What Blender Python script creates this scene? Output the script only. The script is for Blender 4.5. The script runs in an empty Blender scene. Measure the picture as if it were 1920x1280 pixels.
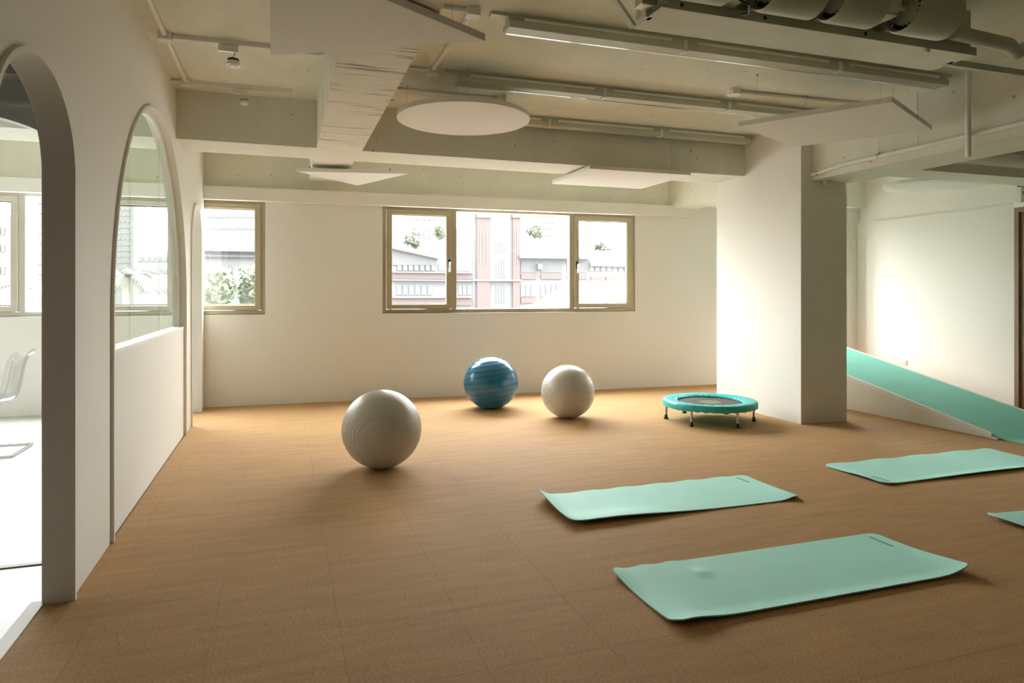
import bpy, bmesh, math, random
from mathutils import Vector, Matrix
random.seed(7)
C = bpy.context.scene.collection
SC = bpy.context.scene

# ------------------------------------------------------------------ camera
F, VX, HY, CX, H = 1270.0, 530.0, 549.0, 960.0, 1.45
YAW = math.atan((CX - VX) / F)
cam = bpy.data.objects.new('camera', bpy.data.cameras.new('camera'))
C.objects.link(cam)
cam.location = (0, 0, H)
cam.rotation_euler = (math.pi / 2, 0, -YAW)
cam.data.sensor_width = 36.0
cam.data.lens = 36.0 * F / 1920.0
cam.data.shift_y = (HY - 640.0) / 1920.0
cam.data.clip_start = 0.05
cam.data.clip_end = 800
SC.camera = cam

# ------------------------------------------------------------------ sky, daylight through the windows, exposure
SKY = 53.0
w = bpy.data.worlds.new('overcast_sky'); SC.world = w; w.use_nodes = True
bg = w.node_tree.nodes['Background']
bg.inputs[1].default_value = SKY
# overcast sky close to the CIE overcast law, zenith about 2.4 times as bright as the horizon
_n, _l = w.node_tree.nodes, w.node_tree.links
_tc = _n.new('ShaderNodeTexCoord'); _sx = _n.new('ShaderNodeSeparateXYZ'); _mr = _n.new('ShaderNodeMapRange'); _vm = _n.new('ShaderNodeVectorMath')
_mr.inputs['To Min'].default_value = 0.42; _mr.inputs['To Max'].default_value = 1.0
_vm.operation = 'SCALE'; _vm.inputs[0].default_value = (0.965, 0.985, 1.0)
_l.new(_tc.outputs['Generated'], _sx.inputs[0]); _l.new(_sx.outputs['Z'], _mr.inputs['Value']); _l.new(_mr.outputs[0], _vm.inputs['Scale']); _l.new(_vm.outputs[0], bg.inputs[0])
BW_A = -0.03                                   # the back wall is turned by a hair
BW_O = (2.35, 9.28)
ZS, ZT = 1.17, 2.64                            # window sill and head
WINS = [(-4.4, -1.24), (-1.12, -0.215), (1.29, 5.10), (6.80, 8.38)]
SILL = [ZS, ZS, ZS, 0.72]
for (u0, u1), zs0 in zip(WINS, SILL):                            # portals only guide the sampling of the sky
    la = bpy.data.lights.new('window_portal', 'AREA'); la.shape = 'RECTANGLE'
    la.size = u1 - u0; la.size_y = ZT - zs0; la.cycles.is_portal = True
    lo = bpy.data.objects.new('window_portal', la); C.objects.link(lo)
    uc = (u0 + u1) / 2 - BW_O[0]; v = 0.24
    lo.location = (BW_O[0] + uc * math.cos(BW_A) - v * math.sin(BW_A), BW_O[1] + uc * math.sin(BW_A) + v * math.cos(BW_A), (zs0 + ZT) / 2)
    lo.rotation_euler = (-math.pi / 2, 0, BW_A)
SC.view_settings.view_transform = 'Standard'
SC.view_settings.look = 'None'
SC.view_settings.gamma = 1.0
SC.view_settings.use_curve_mapping = False
SC.view_settings.exposure = 0.0
SC.cycles.use_denoising = True
SC.cycles.max_bounces = 16
SC.cycles.diffuse_bounces = 9
SC.cycles.transparent_max_bounces = 24
SC.cycles.sample_clamp_indirect = 12.0

# ------------------------------------------------------------------ pixel -> world helpers
FW = (math.sin(YAW), math.cos(YAW)); RT = (math.cos(YAW), -math.sin(YAW))
def ray(u, v):
    a = (u - CX) / F
    return (FW[0] + RT[0] * a, FW[1] + RT[1] * a, (HY - v) / F)
def at_y(u, v, y):
    r = ray(u, v); t = y / r[1]; return Vector((r[0] * t, y, H + r[2] * t))
def at_z(u, v, z):
    r = ray(u, v); t = (z - H) / r[2]; return Vector((r[0] * t, r[1] * t, z))

# ------------------------------------------------------------------ materials
def nt(m): return m.node_tree.nodes, m.node_tree.links
def mat(name, col, rough=0.6, metal=0.0, spec=0.5, nscale=0.0, namt=0.0, bump=0.0, bscale=60.0, stretch=(1, 1, 1), tint=None, rnd=0.0):
    m = bpy.data.materials.new(name); m.use_nodes = True
    N, L = nt(m); b = N['Principled BSDF']
    b.inputs['Base Color'].default_value = (*col, 1); b.inputs['Roughness'].default_value = rough
    b.inputs['Metallic'].default_value = metal; b.inputs['Specular IOR Level'].default_value = spec
    g = N.new('ShaderNodeNewGeometry'); mp = N.new('ShaderNodeMapping'); mp.inputs['Scale'].default_value = stretch
    L.new(g.outputs['Position'], mp.inputs['Vector'])
    vec = mp.outputs['Vector']
    if namt:
        n = N.new('ShaderNodeTexNoise'); n.inputs['Scale'].default_value = nscale; n.inputs['Detail'].default_value = 5
        L.new(vec, n.inputs['Vector'])
        r = N.new('ShaderNodeValToRGB')
        t = tint or tuple(c * (1 - namt) for c in col)
        r.color_ramp.elements[0].position = 0.3; r.color_ramp.elements[1].position = 0.7
        r.color_ramp.elements[0].color = (*t, 1); r.color_ramp.elements[1].color = (*col, 1)
        L.new(n.outputs[0], r.inputs[0]); out = r.outputs[0]
        if rnd:
            oi = N.new('ShaderNodeObjectInfo'); hs = N.new('ShaderNodeHueSaturation'); mr = N.new('ShaderNodeMapRange')
            mr.inputs['To Min'].default_value = 1 - rnd; mr.inputs['To Max'].default_value = 1 + rnd
            L.new(oi.outputs['Random'], mr.inputs['Value']); L.new(mr.outputs[0], hs.inputs['Value'])
            L.new(out, hs.inputs['Color']); out = hs.outputs[0]
        L.new(out, b.inputs['Base Color'])
    if bump:
        n2 = N.new('ShaderNodeTexNoise'); n2.inputs['Scale'].default_value = bscale; n2.inputs['Detail'].default_value = 4
        L.new(vec, n2.inputs['Vector'])
        bp = N.new('ShaderNodeBump'); bp.inputs['Strength'].default_value = bump; bp.inputs['Distance'].default_value = 0.01
        L.new(n2.outputs[0], bp.inputs['Height']); L.new(bp.outputs[0], b.inputs['Normal'])
    return m
def concrete(name, col, board=None):
    """white painted concrete: faint stains, pits, form-board marks"""
    m = mat(name, col, 0.75, spec=0.25, nscale=1.6, namt=0.06)
    N, L = nt(m); b = N['Principled BSDF']; base = b.inputs['Base Color'].links[0].from_socket
    g = N.new('ShaderNodeNewGeometry')
    vo = N.new('ShaderNodeTexVoronoi'); vo.inputs['Scale'].default_value = 5.5; vo.inputs['Randomness'].default_value = 1
    L.new(g.outputs['Position'], vo.inputs['Vector'])
    nz = N.new('ShaderNodeTexNoise'); nz.inputs['Scale'].default_value = 45; L.new(g.outputs['Position'], nz.inputs['Vector'])
    ad = N.new('ShaderNodeMath'); ad.operation = 'MULTIPLY_ADD'; ad.inputs[1].default_value = 0.10
    L.new(nz.outputs[0], ad.inputs[0]); L.new(vo.outputs['Distance'], ad.inputs[2])
    pit = N.new('ShaderNodeMapRange'); pit.inputs['From Min'].default_value = 0.095; pit.inputs['From Max'].default_value = 0.125
    pit.inputs['To Min'].default_value = 1; pit.inputs['To Max'].default_value = 0; L.new(ad.outputs[0], pit.inputs['Value'])
    fac = pit.outputs[0]; hgt = fac
    ms = N.new('ShaderNodeMapping'); ms.inputs['Scale'].default_value = (6.0, 6.0, 0.12); L.new(g.outputs['Position'], ms.inputs['Vector'])
    ns = N.new('ShaderNodeTexNoise'); ns.inputs['Scale'].default_value = 1.0; ns.inputs['Detail'].default_value = 4; L.new(ms.outputs[0], ns.inputs['Vector'])
    rs = N.new('ShaderNodeMapRange'); rs.inputs['From Min'].default_value = 0.35; rs.inputs['From Max'].default_value = 0.65; rs.inputs['To Min'].default_value = 0.965; rs.inputs['To Max'].default_value = 1.015
    L.new(ns.outputs[0], rs.inputs['Value']); vs_ = N.new('ShaderNodeVectorMath'); vs_.operation = 'SCALE'; L.new(base, vs_.inputs[0]); L.new(rs.outputs[0], vs_.inputs['Scale']); base = vs_.outputs[0]
    if board:
        mp = N.new('ShaderNodeMapping'); mp.inputs['Scale'].default_value = board; L.new(g.outputs['Position'], mp.inputs['Vector'])
        n = N.new('ShaderNodeTexNoise'); n.inputs['Scale'].default_value = 1.0; n.inputs['Detail'].default_value = 3; n.inputs['Roughness'].default_value = 0.6
        L.new(mp.outputs[0], n.inputs['Vector'])
        mr = N.new('ShaderNodeMapRange'); mr.inputs['From Min'].default_value = 0.57; mr.inputs['From Max'].default_value = 0.66
        L.new(n.outputs[0], mr.inputs['Value'])
        mx = N.new('ShaderNodeMath'); mx.operation = 'MAXIMUM'; L.new(fac, mx.inputs[0]); L.new(mr.outputs[0], mx.inputs[1]); fac = mx.outputs[0]
        hh = N.new('ShaderNodeMath'); hh.operation = 'MULTIPLY_ADD'; hh.inputs[1].default_value = 1.0
        L.new(n.outputs[0], hh.inputs[0]); L.new(fac, hh.inputs[2]); hgt = hh.outputs[0]
    sc = N.new('ShaderNodeMath'); sc.operation = 'MULTIPLY'; sc.inputs[1].default_value = 0.85 if board else 0.75
    L.new(fac, sc.inputs[0])
    mix = N.new('ShaderNodeMix'); mix.data_type = 'RGBA'; L.new(sc.outputs[0], mix.inputs['Factor'])
    L.new(base, mix.inputs[6]); mix.inputs[7].default_value = (*[c * 0.35 for c in col], 1)
    L.new(mix.outputs[2], b.inputs['Base Color'])
    bp = N.new('ShaderNodeBump'); bp.invert = True; bp.inputs['Strength'].default_value = 0.5; bp.inputs['Distance'].default_value = 0.012
    L.new(hgt, bp.inputs['Height']); L.new(bp.outputs[0], b.inputs['Normal'])
    return m
def glass(name, col=(0.97, 0.98, 0.97), refl=0.07, veil=0.0):
    m = bpy.data.materials.new(name); m.use_nodes = True
    N, L = nt(m); N.remove(N['Principled BSDF']); out = N['Material Output']
    t = N.new('ShaderNodeBsdfTransparent'); t.inputs[0].default_value = (*col, 1)
    g = N.new('ShaderNodeBsdfGlossy'); g.inputs['Roughness'].default_value = 0.02
    mx = N.new('ShaderNodeMixShader'); mx.inputs[0].default_value = refl
    L.new(t.outputs[0], mx.inputs[1]); L.new(g.outputs[0], mx.inputs[2]); s = mx.outputs[0]
    if veil:                                   # translucent haze added to wash out the view through the pane
        d = N.new('ShaderNodeBsdfTranslucent'); d.inputs[0].default_value = (1, 1, 1, 1)
        m2 = N.new('ShaderNodeMixShader'); m2.inputs[0].default_value = veil
        L.new(s, m2.inputs[1]); L.new(d.outputs[0], m2.inputs[2]); s = m2.outputs[0]
    L.new(s, out.inputs['Surface']); return m
def cork():
    m = mat('cork_tile', (0.50, 0.307, 0.148), 0.75, spec=0.08, nscale=2.2, namt=0.16, stretch=(1.0, 7.0, 1.0), rnd=0.02)
    N, L = nt(m); b = N['Principled BSDF']; base = b.inputs['Base Color'].links[0].from_socket
    g = N.new('ShaderNodeNewGeometry'); n = N.new('ShaderNodeTexNoise'); n.inputs['Scale'].default_value = 140; n.inputs['Detail'].default_value = 3
    mp = N.new('ShaderNodeMapping'); mp.inputs['Scale'].default_value = (0.55, 1.3, 1); L.new(g.outputs['Position'], mp.inputs[0]); L.new(mp.outputs[0], n.inputs['Vector'])
    mr = N.new('ShaderNodeMapRange'); mr.inputs['From Min'].default_value = 0.3; mr.inputs['From Max'].default_value = 0.72
    mr.inputs['To Min'].default_value = 0.72; mr.inputs['To Max'].default_value = 1.25; L.new(n.outputs[0], mr.inputs['Value'])
    vm = N.new('ShaderNodeVectorMath'); vm.operation = 'SCALE'; L.new(base, vm.inputs[0]); L.new(mr.outputs[0], vm.inputs['Scale'])
    L.new(vm.outputs[0], b.inputs['Base Color'])
    bp = N.new('ShaderNodeBump'); bp.inputs['Strength'].default_value = 0.18; bp.inputs['Distance'].default_value = 0.003
    L.new(n.outputs[0], bp.inputs['Height']); L.new(bp.outputs[0], b.inputs['Normal'])
    return m
def yoga():
    m = mat('mint_foam', (0.47, 0.90, 0.80), 0.65, spec=0.3, nscale=3, namt=0.05)
    N, L = nt(m); b = N['Principled BSDF']
    tc = N.new('ShaderNodeTexCoord'); mp = N.new('ShaderNodeMapping'); mp.inputs['Scale'].default_value = (70, 70, 70)
    L.new(tc.outputs['Object'], mp.inputs[0])
    ch = N.new('ShaderNodeTexVoronoi'); ch.inputs['Scale'].default_value = 1; ch.inputs['Randomness'].default_value = 0; L.new(mp.outputs[0], ch.inputs['Vector'])
    bp = N.new('ShaderNodeBump'); bp.inputs['Strength'].default_value = 0.35; bp.inputs['Distance'].default_value = 0.004
    L.new(ch.outputs['Distance'], bp.inputs['Height']); L.new(bp.outputs[0], b.inputs['Normal']); return m
def tramp_mat():
    """black jumping mat with a faded yellow-green round print"""
    m = mat('jump_mat', (0.05, 0.045, 0.045), 0.55)
    N, L = nt(m); b = N['Principled BSDF']; tc = N.new('ShaderNodeTexCoord')
    def disc(cx, cy, r0, r1):
        mp = N.new('ShaderNodeMapping'); mp.inputs['Location'].default_value = (-cx, -cy, 0); L.new(tc.outputs['Object'], mp.inputs[0])
        ln = N.new('ShaderNodeVectorMath'); ln.operation = 'LENGTH'; L.new(mp.outputs[0], ln.inputs[0])
        mr = N.new('ShaderNodeMapRange'); mr.inputs['From Min'].default_value = r0; mr.inputs['From Max'].default_value = r1
        mr.inputs['To Min'].default_value = 1; mr.inputs['To Max'].default_value = 0; L.new(ln.outputs['Value'], mr.inputs['Value']); return mr.outputs[0]
    c0 = (0.06, 0.05, 0.045, 1); prev = None
    for (cx, cy, r0, r1, col) in ((0.0, 0, 0.235, 0.25, (0.16, 0.20, 0.10)), (0.03, 0, 0.15, 0.16, (0.22, 0.27, 0.07)), (-0.11, 0.04, 0.05, 0.06, (0.30, 0.36, 0.10))):
        f = disc(cx, cy, r0, r1); mx = N.new('ShaderNodeMix'); mx.data_type = 'RGBA'; L.new(f, mx.inputs['Factor'])
        if prev is None: mx.inputs[6].default_value = c0
        else: L.new(prev, mx.inputs[6])
        mx.inputs[7].default_value = (*col, 1); prev = mx.outputs[2]
    L.new(prev, b.inputs['Base Color']); return m

PAINT = (0.79, 0.767, 0.708)
M = {}
M['wall'] = mat('matt_wall_paint', PAINT, 0.8, spec=0.2, nscale=0.9, namt=0.03, bump=0.05, bscale=180)
M['white'] = mat('white_paint', (0.84, 0.83, 0.80), 0.55, spec=0.3, nscale=2, namt=0.02)
M['conc'] = concrete('painted_concrete', (0.755, 0.745, 0.645))
M['board'] = concrete('board_marked_concrete', (0.80, 0.76, 0.66), board=(1.6, 20.0, 3.0))
M['ceil'] = concrete('painted_ceiling_concrete', (0.755, 0.745, 0.645))
M['cork'] = cork()
M['subfloor'] = mat('dark_cork_joint', (0.26, 0.16, 0.075), 0.8, nscale=30, namt=0.2)
M['palefloor'] = mat('pale_washed_oak', (0.50, 0.495, 0.475), 0.4, nscale=1.2, namt=0.09, stretch=(1.5, 9, 1), bump=0.03)
M['panel'] = mat('white_felt', (0.80, 0.78, 0.74), 0.9, spec=0.1, nscale=60, namt=0.03, bump=0.08, bscale=300)
M['fixture'] = mat('white_enamel', (0.78, 0.775, 0.72), 0.32, spec=0.5, nscale=3, namt=0.03)
M['housing'] = mat('grey_aluminium_profile', (0.58, 0.58, 0.485), 0.4, spec=0.5, nscale=3, namt=0.04)
M['sheet'] = mat('galvanised_sheet', (0.66, 0.66, 0.55), 0.5, metal=0.0, nscale=6, namt=0.1)
M['blower'] = mat('grey_painted_steel', (0.46, 0.49, 0.39), 0.4, nscale=5, namt=0.1)
M['black'] = mat('black_plastic', (0.02, 0.02, 0.02), 0.5, nscale=30, namt=0.2)
M['bronze'] = mat('champagne_aluminium', (0.46, 0.40, 0.27), 0.4, metal=0.2, spec=0.4, nscale=8, namt=0.06)
M['alu'] = mat('silver_aluminium', (0.62, 0.585, 0.51), 0.4, metal=0.1, nscale=8, namt=0.05)
M['steel'] = mat('brushed_steel', (0.6, 0.6, 0.58), 0.3, metal=0.9, nscale=20, namt=0.1)
M['chrome'] = mat('chrome', (0.72, 0.72, 0.72), 0.12, metal=1.0, nscale=4, namt=0.03)
M['glass'] = glass('window_glass', veil=0.004)
M['inglass'] = glass('greenish_partition_glass', (0.93, 0.955, 0.92), 0.06)
M['acryl'] = glass('clear_acrylic', (0.90, 0.91, 0.92), 0.10)
M['mint'] = yoga()
M['mint_back'] = mat('grey_foam_underside', (0.30, 0.36, 0.32), 0.8, nscale=40, namt=0.1)
M['mark'] = mat('teal_print', (0.18, 0.42, 0.36), 0.6, nscale=40, namt=0.1)
M['ramp'] = mat('green_rubber', (0.20, 0.62, 0.51), 0.55, spec=0.35, nscale=4, namt=0.07)
M['teal'] = mat('teal_vinyl', (0.035, 0.52, 0.54), 0.45, spec=0.5, nscale=14, namt=0.15, bump=0.25, bscale=28)
M['jump'] = tramp_mat()
M['ballgrey'] = mat('silver_grey_vinyl', (0.55, 0.535, 0.49), 0.38, spec=0.5, nscale=6, namt=0.04)
for _m in ('ballgrey',):
    _b = M[_m].node_tree.nodes['Principled BSDF']; _b.inputs['Coat Weight'].default_value = 0.35; _b.inputs['Coat Roughness'].default_value = 0.22
M['ballblue'] = mat('petrol_blue_vinyl', (0.015, 0.155, 0.30), 0.2, spec=0.6, nscale=6, namt=0.1)
M['wood'] = mat('brown_wood', (0.27, 0.175, 0.10), 0.5, nscale=3, namt=0.25, stretch=(9, 9, 0.7))
M['tube'] = mat('opal_tube', (0.88, 0.87, 0.82), 0.25, spec=0.5, nscale=3, namt=0.02)
M['plate'] = mat('ivory_plastic', (0.72, 0.70, 0.64), 0.4, nscale=12, namt=0.03)
M['signgreen'] = mat('sign_green', (0.01, 0.30, 0.12), 0.4, nscale=9, namt=0.05)
M['signwhite'] = mat('sign_white', (0.72, 0.72, 0.66), 0.4, nscale=9, namt=0.03)

# ------------------------------------------------------------------ mesh builder
class MB:
    def __init__(s): s.v = []; s.f = []
    def add(s, vs, fs):
        o = len(s.v); s.v += [tuple(v) for v in vs]; s.f += [tuple(i + o for i in f) for f in fs]; return s
    def box(s, x0, x1, y0, y1, z0, z1):
        vs = [(x, y, z) for x in (x0, x1) for y in (y0, y1) for z in (z0, z1)]
        return s.add(vs, [(0, 1, 3, 2), (4, 6, 7, 5), (0, 4, 5, 1), (2, 3, 7, 6), (0, 2, 6, 4), (1, 5, 7, 3)])
    def prism(s, poly, ax, a, b):
        """poly: 2D points; ax 'x' -> (y,z), 'y' -> (x,z), 'z' -> (x,y)"""
        n = len(poly)
        def P(p, t): return {'x': (t, p[0], p[1]), 'y': (p[0], t, p[1]), 'z': (p[0], p[1], t)}[ax]
        vs = [P(p, a) for p in poly] + [P(p, b) for p in poly]
        fs = [tuple(range(n - 1, -1, -1)), tuple(range(n, 2 * n))] + [(i, (i + 1) % n, n + (i + 1) % n, n + i) for i in range(n)]
        return s.add(vs, fs)
    def bar(s, path, wd, ax, a, b):
        """flat bar of width wd on the left of an open 2D path, extruded along ax"""
        n = len(path); off = []
        for i in range(n):
            p = Vector(path[max(i - 1, 0)]); q = Vector(path[min(i + 1, n - 1)]); d = (q - p).normalized()
            off.append((path[i][0] - d.y * wd, path[i][1] + d.x * wd))
        def P(p, t): return {'x': (t, p[0], p[1]), 'y': (p[0], t, p[1]), 'z': (p[0], p[1], t)}[ax]
        vs = []; fs = []
        for p, q in zip(path, off): vs += [P(p, a), P(q, a), P(q, b), P(p, b)]
        for i in range(n - 1):
            for k in range(4): fs.append((4 * i + k, 4 * i + (k + 1) % 4, 4 * i + 4 + (k + 1) % 4, 4 * i + 4 + k))
        fs += [(3, 2, 1, 0), tuple(4 * (n - 1) + k for k in range(4))]
        return s.add(vs, fs)
    def tube(s, pts, r, n=10, cap=True):
        pts = [Vector(p) for p in pts]; m = len(pts); rs = r if isinstance(r, (list, tuple)) else [r] * m
        t0 = (pts[1] - pts[0]).normalized(); up = Vector((0, 0, 1)) if abs(t0.z) < 0.9 else Vector((1, 0, 0))
        a = t0.cross(up).normalized(); vs = []; fs = []
        for i in range(m):
            t = (pts[min(i + 1, m - 1)] - pts[max(i - 1, 0)]).normalized()
            a = (a - t * a.dot(t)).normalized(); b = t.cross(a)
            for k in range(n):
                an = 2 * math.pi * k / n; vs.append(pts[i] + (a * math.cos(an) + b * math.sin(an)) * rs[i])
        for i in range(m - 1):
            for k in range(n): fs.append((i * n + k, i * n + (k + 1) % n, (i + 1) * n + (k + 1) % n, (i + 1) * n + k))
        if cap: fs += [tuple(range(n - 1, -1, -1)), tuple((m - 1) * n + k for k in range(n))]
        return s.add(vs, fs)
    def lathe(s, prof, n=48, M4=None, wob=None):
        vs = []; fs = []; m = len(prof)
        for i, (r, z) in enumerate(prof):
            for k in range(n):
                a = 2 * math.pi * k / n; rr, zz = (r, z) if wob is None else wob(i, a, r, z)
                p = Vector((rr * math.cos(a), rr * math.sin(a), zz)); vs.append(M4 @ p if M4 else p)
        for i in range(m - 1):
            for k in range(n): fs.append((i * n + k, i * n + (k + 1) % n, (i + 1) * n + (k + 1) % n, (i + 1) * n + k))
        if prof[0][0] > 1e-6: fs.append(tuple(range(n - 1, -1, -1)))
        if prof[-1][0] > 1e-6: fs.append(tuple((m - 1) * n + k for k in range(n)))
        return s.add(vs, fs)
    def build(s, name, m, parent=None, smooth=0, loc=None, rot=None, bevel=0):
        me = bpy.data.meshes.new(name); me.from_pydata(s.v, [], s.f); me.update()
        bm = bmesh.new(); bm.from_mesh(me); bmesh.ops.remove_doubles(bm, verts=bm.verts, dist=1e-5)
        bmesh.ops.recalc_face_normals(bm, faces=bm.faces)
        bm.to_mesh(me); bm.free()
        if smooth:
            me.polygons.foreach_set('use_smooth', [True] * len(me.polygons)); me.set_sharp_from_angle(angle=math.radians(smooth))
        me.materials.append(M[m] if isinstance(m, str) else m)
        o = bpy.data.objects.new(name, me); C.objects.link(o)
        if parent: o.parent = parent
        if loc: o.location = loc
        if rot: o.rotation_euler = rot
        if bevel:
            b = o.modifiers.new('edge', 'BEVEL'); b.width = bevel; b.segments = 2; b.limit_method = 'ANGLE'
        return o
def tag(o, label, cat=None, group=None, kind=None):
    o['label'] = label
    if cat: o['category'] = cat
    if group: o['group'] = group
    if kind: o['kind'] = kind
    return o
def empty(name, loc=(0, 0, 0), rot=(0, 0, 0)):
    o = bpy.data.objects.new(name, None); C.objects.link(o); o.location = loc; o.rotation_euler = rot
    o.empty_display_size = 0.1; return o
def struct(o, label): o['kind'] = 'structure'; o['label'] = label; o['category'] = o.name.split('_')[0].split('.')[0]; return o
def box(x0, x1, y0, y1, z0, z1): return MB().box(x0, x1, y0, y1, z0, z1)

# ================================================================== SETTING
XL, XW, ZC, YF, XR = -0.945, 0.11, 3.36, -6.0, 8.75
XLL = -5.2
# --- floors
fl = struct(box(XL - XW, XR + 0.12, YF, 9.55, -0.12, -0.004).build('floor', 'subfloor'), 'brown cork tile floor of the exercise room')
TS = 0.517; GAP = 0.0008
tm = MB()
h2 = TS / 2 - GAP / 2; bv = 0.00012
tm.add([(-h2, -h2, -0.004), (h2, -h2, -0.004), (h2, h2, -0.004), (-h2, h2, -0.004),
        (-h2, -h2, -bv), (h2, -h2, -bv), (h2, h2, -bv), (-h2, h2, -bv),
        (-h2 + bv, -h2 + bv, 0), (h2 - bv, -h2 + bv, 0), (h2 - bv, h2 - bv, 0), (-h2 + bv, h2 - bv, 0)],
       [(0, 1, 5, 4), (1, 2, 6, 5), (2, 3, 7, 6), (3, 0, 4, 7), (4, 5, 9, 8), (5, 6, 10, 9), (6, 7, 11, 10), (7, 4, 8, 11), (8, 9, 10, 11)])
t0 = tm.build('tile', 'cork', fl); first = True
def cut_tile(x0, x1, y0, y1):
    return MB().box(x0 + GAP / 2, x1 - GAP / 2, y0 + GAP / 2, y1 - GAP / 2, -0.004, 0).build('tile', 'cork', fl)
ntile = 0
for j in range(-8, 14):
    ya, yb = 3.02 + j * TS, 3.02 + (j + 1) * TS
    if yb < -1: continue
    for i in range(-4, 17):
        xa, xb = 0.75 + i * TS, 0.75 + (i + 1) * TS
        if xb < XL + 0.02 or xa > XR - 0.02 or ya > 9.39: continue
        if xa > 1.9 + 1.45 * max(yb, 0) and yb < 5.2: continue          # far outside the picture
        if yb < 0.9: continue
        yl = min(yb, 9.40)
        if xa < XL or xb > XR or yb > 9.40:
            cut_tile(max(xa, XL), min(xb, XR), ya, yl)
        else:
            o = t0 if first else t0.copy()
            if not first: C.objects.link(o)
            first = False
            o.location = ((xa + xb) / 2, (ya + yb) / 2, random.uniform(-0.0003, 0.0))
        ntile += 1
for _a, _b in ((2.74, 3.22), (3.22, 3.70), (8.08, 9.02)): cut_tile(XL - XW, XL, _a, _b)
struct(box(XLL, XL - XW, YF, 9.7, -0.12, -0.002).build('floor_side', 'palefloor'), 'pale washed wood floor of the side room behind the arches')
struct(box(-3.2, XL - XW, 4.235, 4.275, -0.002, 0.004).build('trim_1', 'wood'), 'thin dark joint strip across the pale floor under the inner arch')
struct(box(XL - XW - 0.06, XL - XW, 2.72, 3.72, -0.002, 0.005).build('trim_2', 'white'), 'white threshold strip in the nearest arched doorway')
# --- ceiling
struct(box(XLL, XR + 0.12, YF, 9.75, ZC, ZC + 0.15).build('ceiling', 'ceil'), 'rough cream painted concrete ceiling')
# --- left wall with arches
def arch(cy, a, b, zs, n=40):
    return [(cy - a * math.cos(math.pi * i / n), zs + b * math.sin(math.pi * i / n)) for i in range(n + 1)]
A1 = arch(3.22, 0.47, 0.40, 2.00); A2 = arch(6.05, 1.56, 1.56, 1.325, 64); A3 = arch(8.55, 0.45, 0.46, 2.0)
leg = lambda A: [(A[0][0], 0.0)] + A + [(A[-1][0], 0.0)]
sunk = lambda A: [(A[0][0], -0.004)] + A + [(A[-1][0], -0.004)]
outl = [(YF, -0.004)] + sunk(A1) + sunk(A2) + sunk(A3) + [(9.376, -0.004), (9.376, ZC), (YF, ZC)]
wl = struct(MB().prism(outl, 'x', XL - XW, XL).build('wall_left', 'wall', smooth=35), 'long cream wall on the left with three arched openings')
for A, lb in ((A1, 'nearest'), (A2, 'glazed'), (A3, 'far')):
    MB().bar(leg(A), 0.022, 'x', XL, XL + 0.018).build('arch_trim', 'wall', wl, smooth=35)
    MB().bar(leg(A), 0.016, 'x', XL - XW - 0.008, XL - XW).build('arch_trim', 'white', wl, smooth=35)
# --- interior arched window in the glazed arch
w1 = empty('window_1', (XL - 0.06, 6.05, 0)); struct(w1, 'large arched interior window with clear glass above a cream half wall')
y0, y1 = A2[0][0], A2[-1][0]
MB().box(-0.045, 0.05, y0 - 6.05 + 0.014, y1 - 6.05 - 0.004, 0.0, 1.085).build('lower_panel', 'wall', w1)
MB().box(-0.055, 0.054, y0 - 6.05 + 0.012, y1 - 6.05 - 0.003, 1.085, 1.108).build('sill', 'white', w1, bevel=0.002)
inn = [(p[0] - 6.05, p[1]) for p in A2]
fr = [(inn[0][0] + 0.0, 1.108)] + inn + [(inn[-1][0], 1.108)]
MB().bar(fr[::-1], 0.045, 'x', -0.03, 0.012).build('window_frame', 'white', w1, smooth=35)
def clip_arch(ya, yb):                          # glass pane outline between two upright joints
    R = 1.56 - 0.03; zs = 1.325
    pts = [(ya, 1.11)]
    n = 16
    top = []
    for i in range(n + 1):
        yy = ya + (yb - ya) * i / n
        top.append((yy, zs + math.sqrt(max(R * R - yy * yy, 0.0))))
    return [(yb, 1.11)] [:0] + [(ya, 1.11)] + top + [(yb, 1.11)]
for ya, yb in ((-1.53, -0.711), (-0.709, 0.468), (0.472, 1.53)):
    MB().prism(clip_arch(ya, yb), 'x', -0.012, -0.004).build('glass_pane', 'inglass', w1)
# --- back wall (local frame, turned slightly)
def bwobj(mb, name, m, parent=None, **k):
    if parent: return mb.build(name, m, parent, **k)
    return mb.build(name, m, None, loc=(BW_O[0], BW_O[1], 0), rot=(0, 0, BW_A), **k)
ux = lambda x: x - BW_O[0]
def back_part(a, b, wins, zt=2.79):
    mb = MB(); e = [ux(a)]; zs_ = []
    for k in wins: e += [ux(WINS[k][0]), ux(WINS[k][1])]
    e.append(ux(b))
    mb.box(e[0], e[-1], 0, 0.2, ZT, zt)
    for i in range(0, len(e), 2):
        if e[i + 1] - e[i] > 1e-6: mb.box(e[i], e[i + 1], 0, 0.2, -0.01, ZT)
    for k in wins: mb.box(ux(WINS[k][0]), ux(WINS[k][1]), 0, 0.2, -0.01, SILL[k])
    return mb
struct(bwobj(back_part(-1.12, XR + 0.12, (1, 2, 3)), 'wall_back', 'wall'), 'cream window wall at the far end of the room')
struct(bwobj(back_part(XLL, -1.12, (0,)), 'wall_back_side', 'white'), 'white window wall of the side room behind the arches')
struct(bwobj(MB().box(ux(XLL), ux(XR + 0.12), 0, 0.2, 2.79, ZC), 'wall_back_upper', 'conc'), 'painted concrete strip above the bulkhead of the window wall')
struct(bwobj(MB().box(ux(XL + 0.002), ux(6.0), -0.11, 0, ZT - 0.01, 2.795), 'trim_3', 'wall'), 'flat cream bulkhead running above the far windows')
struct(bwobj(MB().box(ux(XLL), ux(XL - XW), -0.11, 0, ZT - 0.01, 2.795), 'trim_4', 'white'), 'flat white bulkhead above the side room windows')
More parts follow.
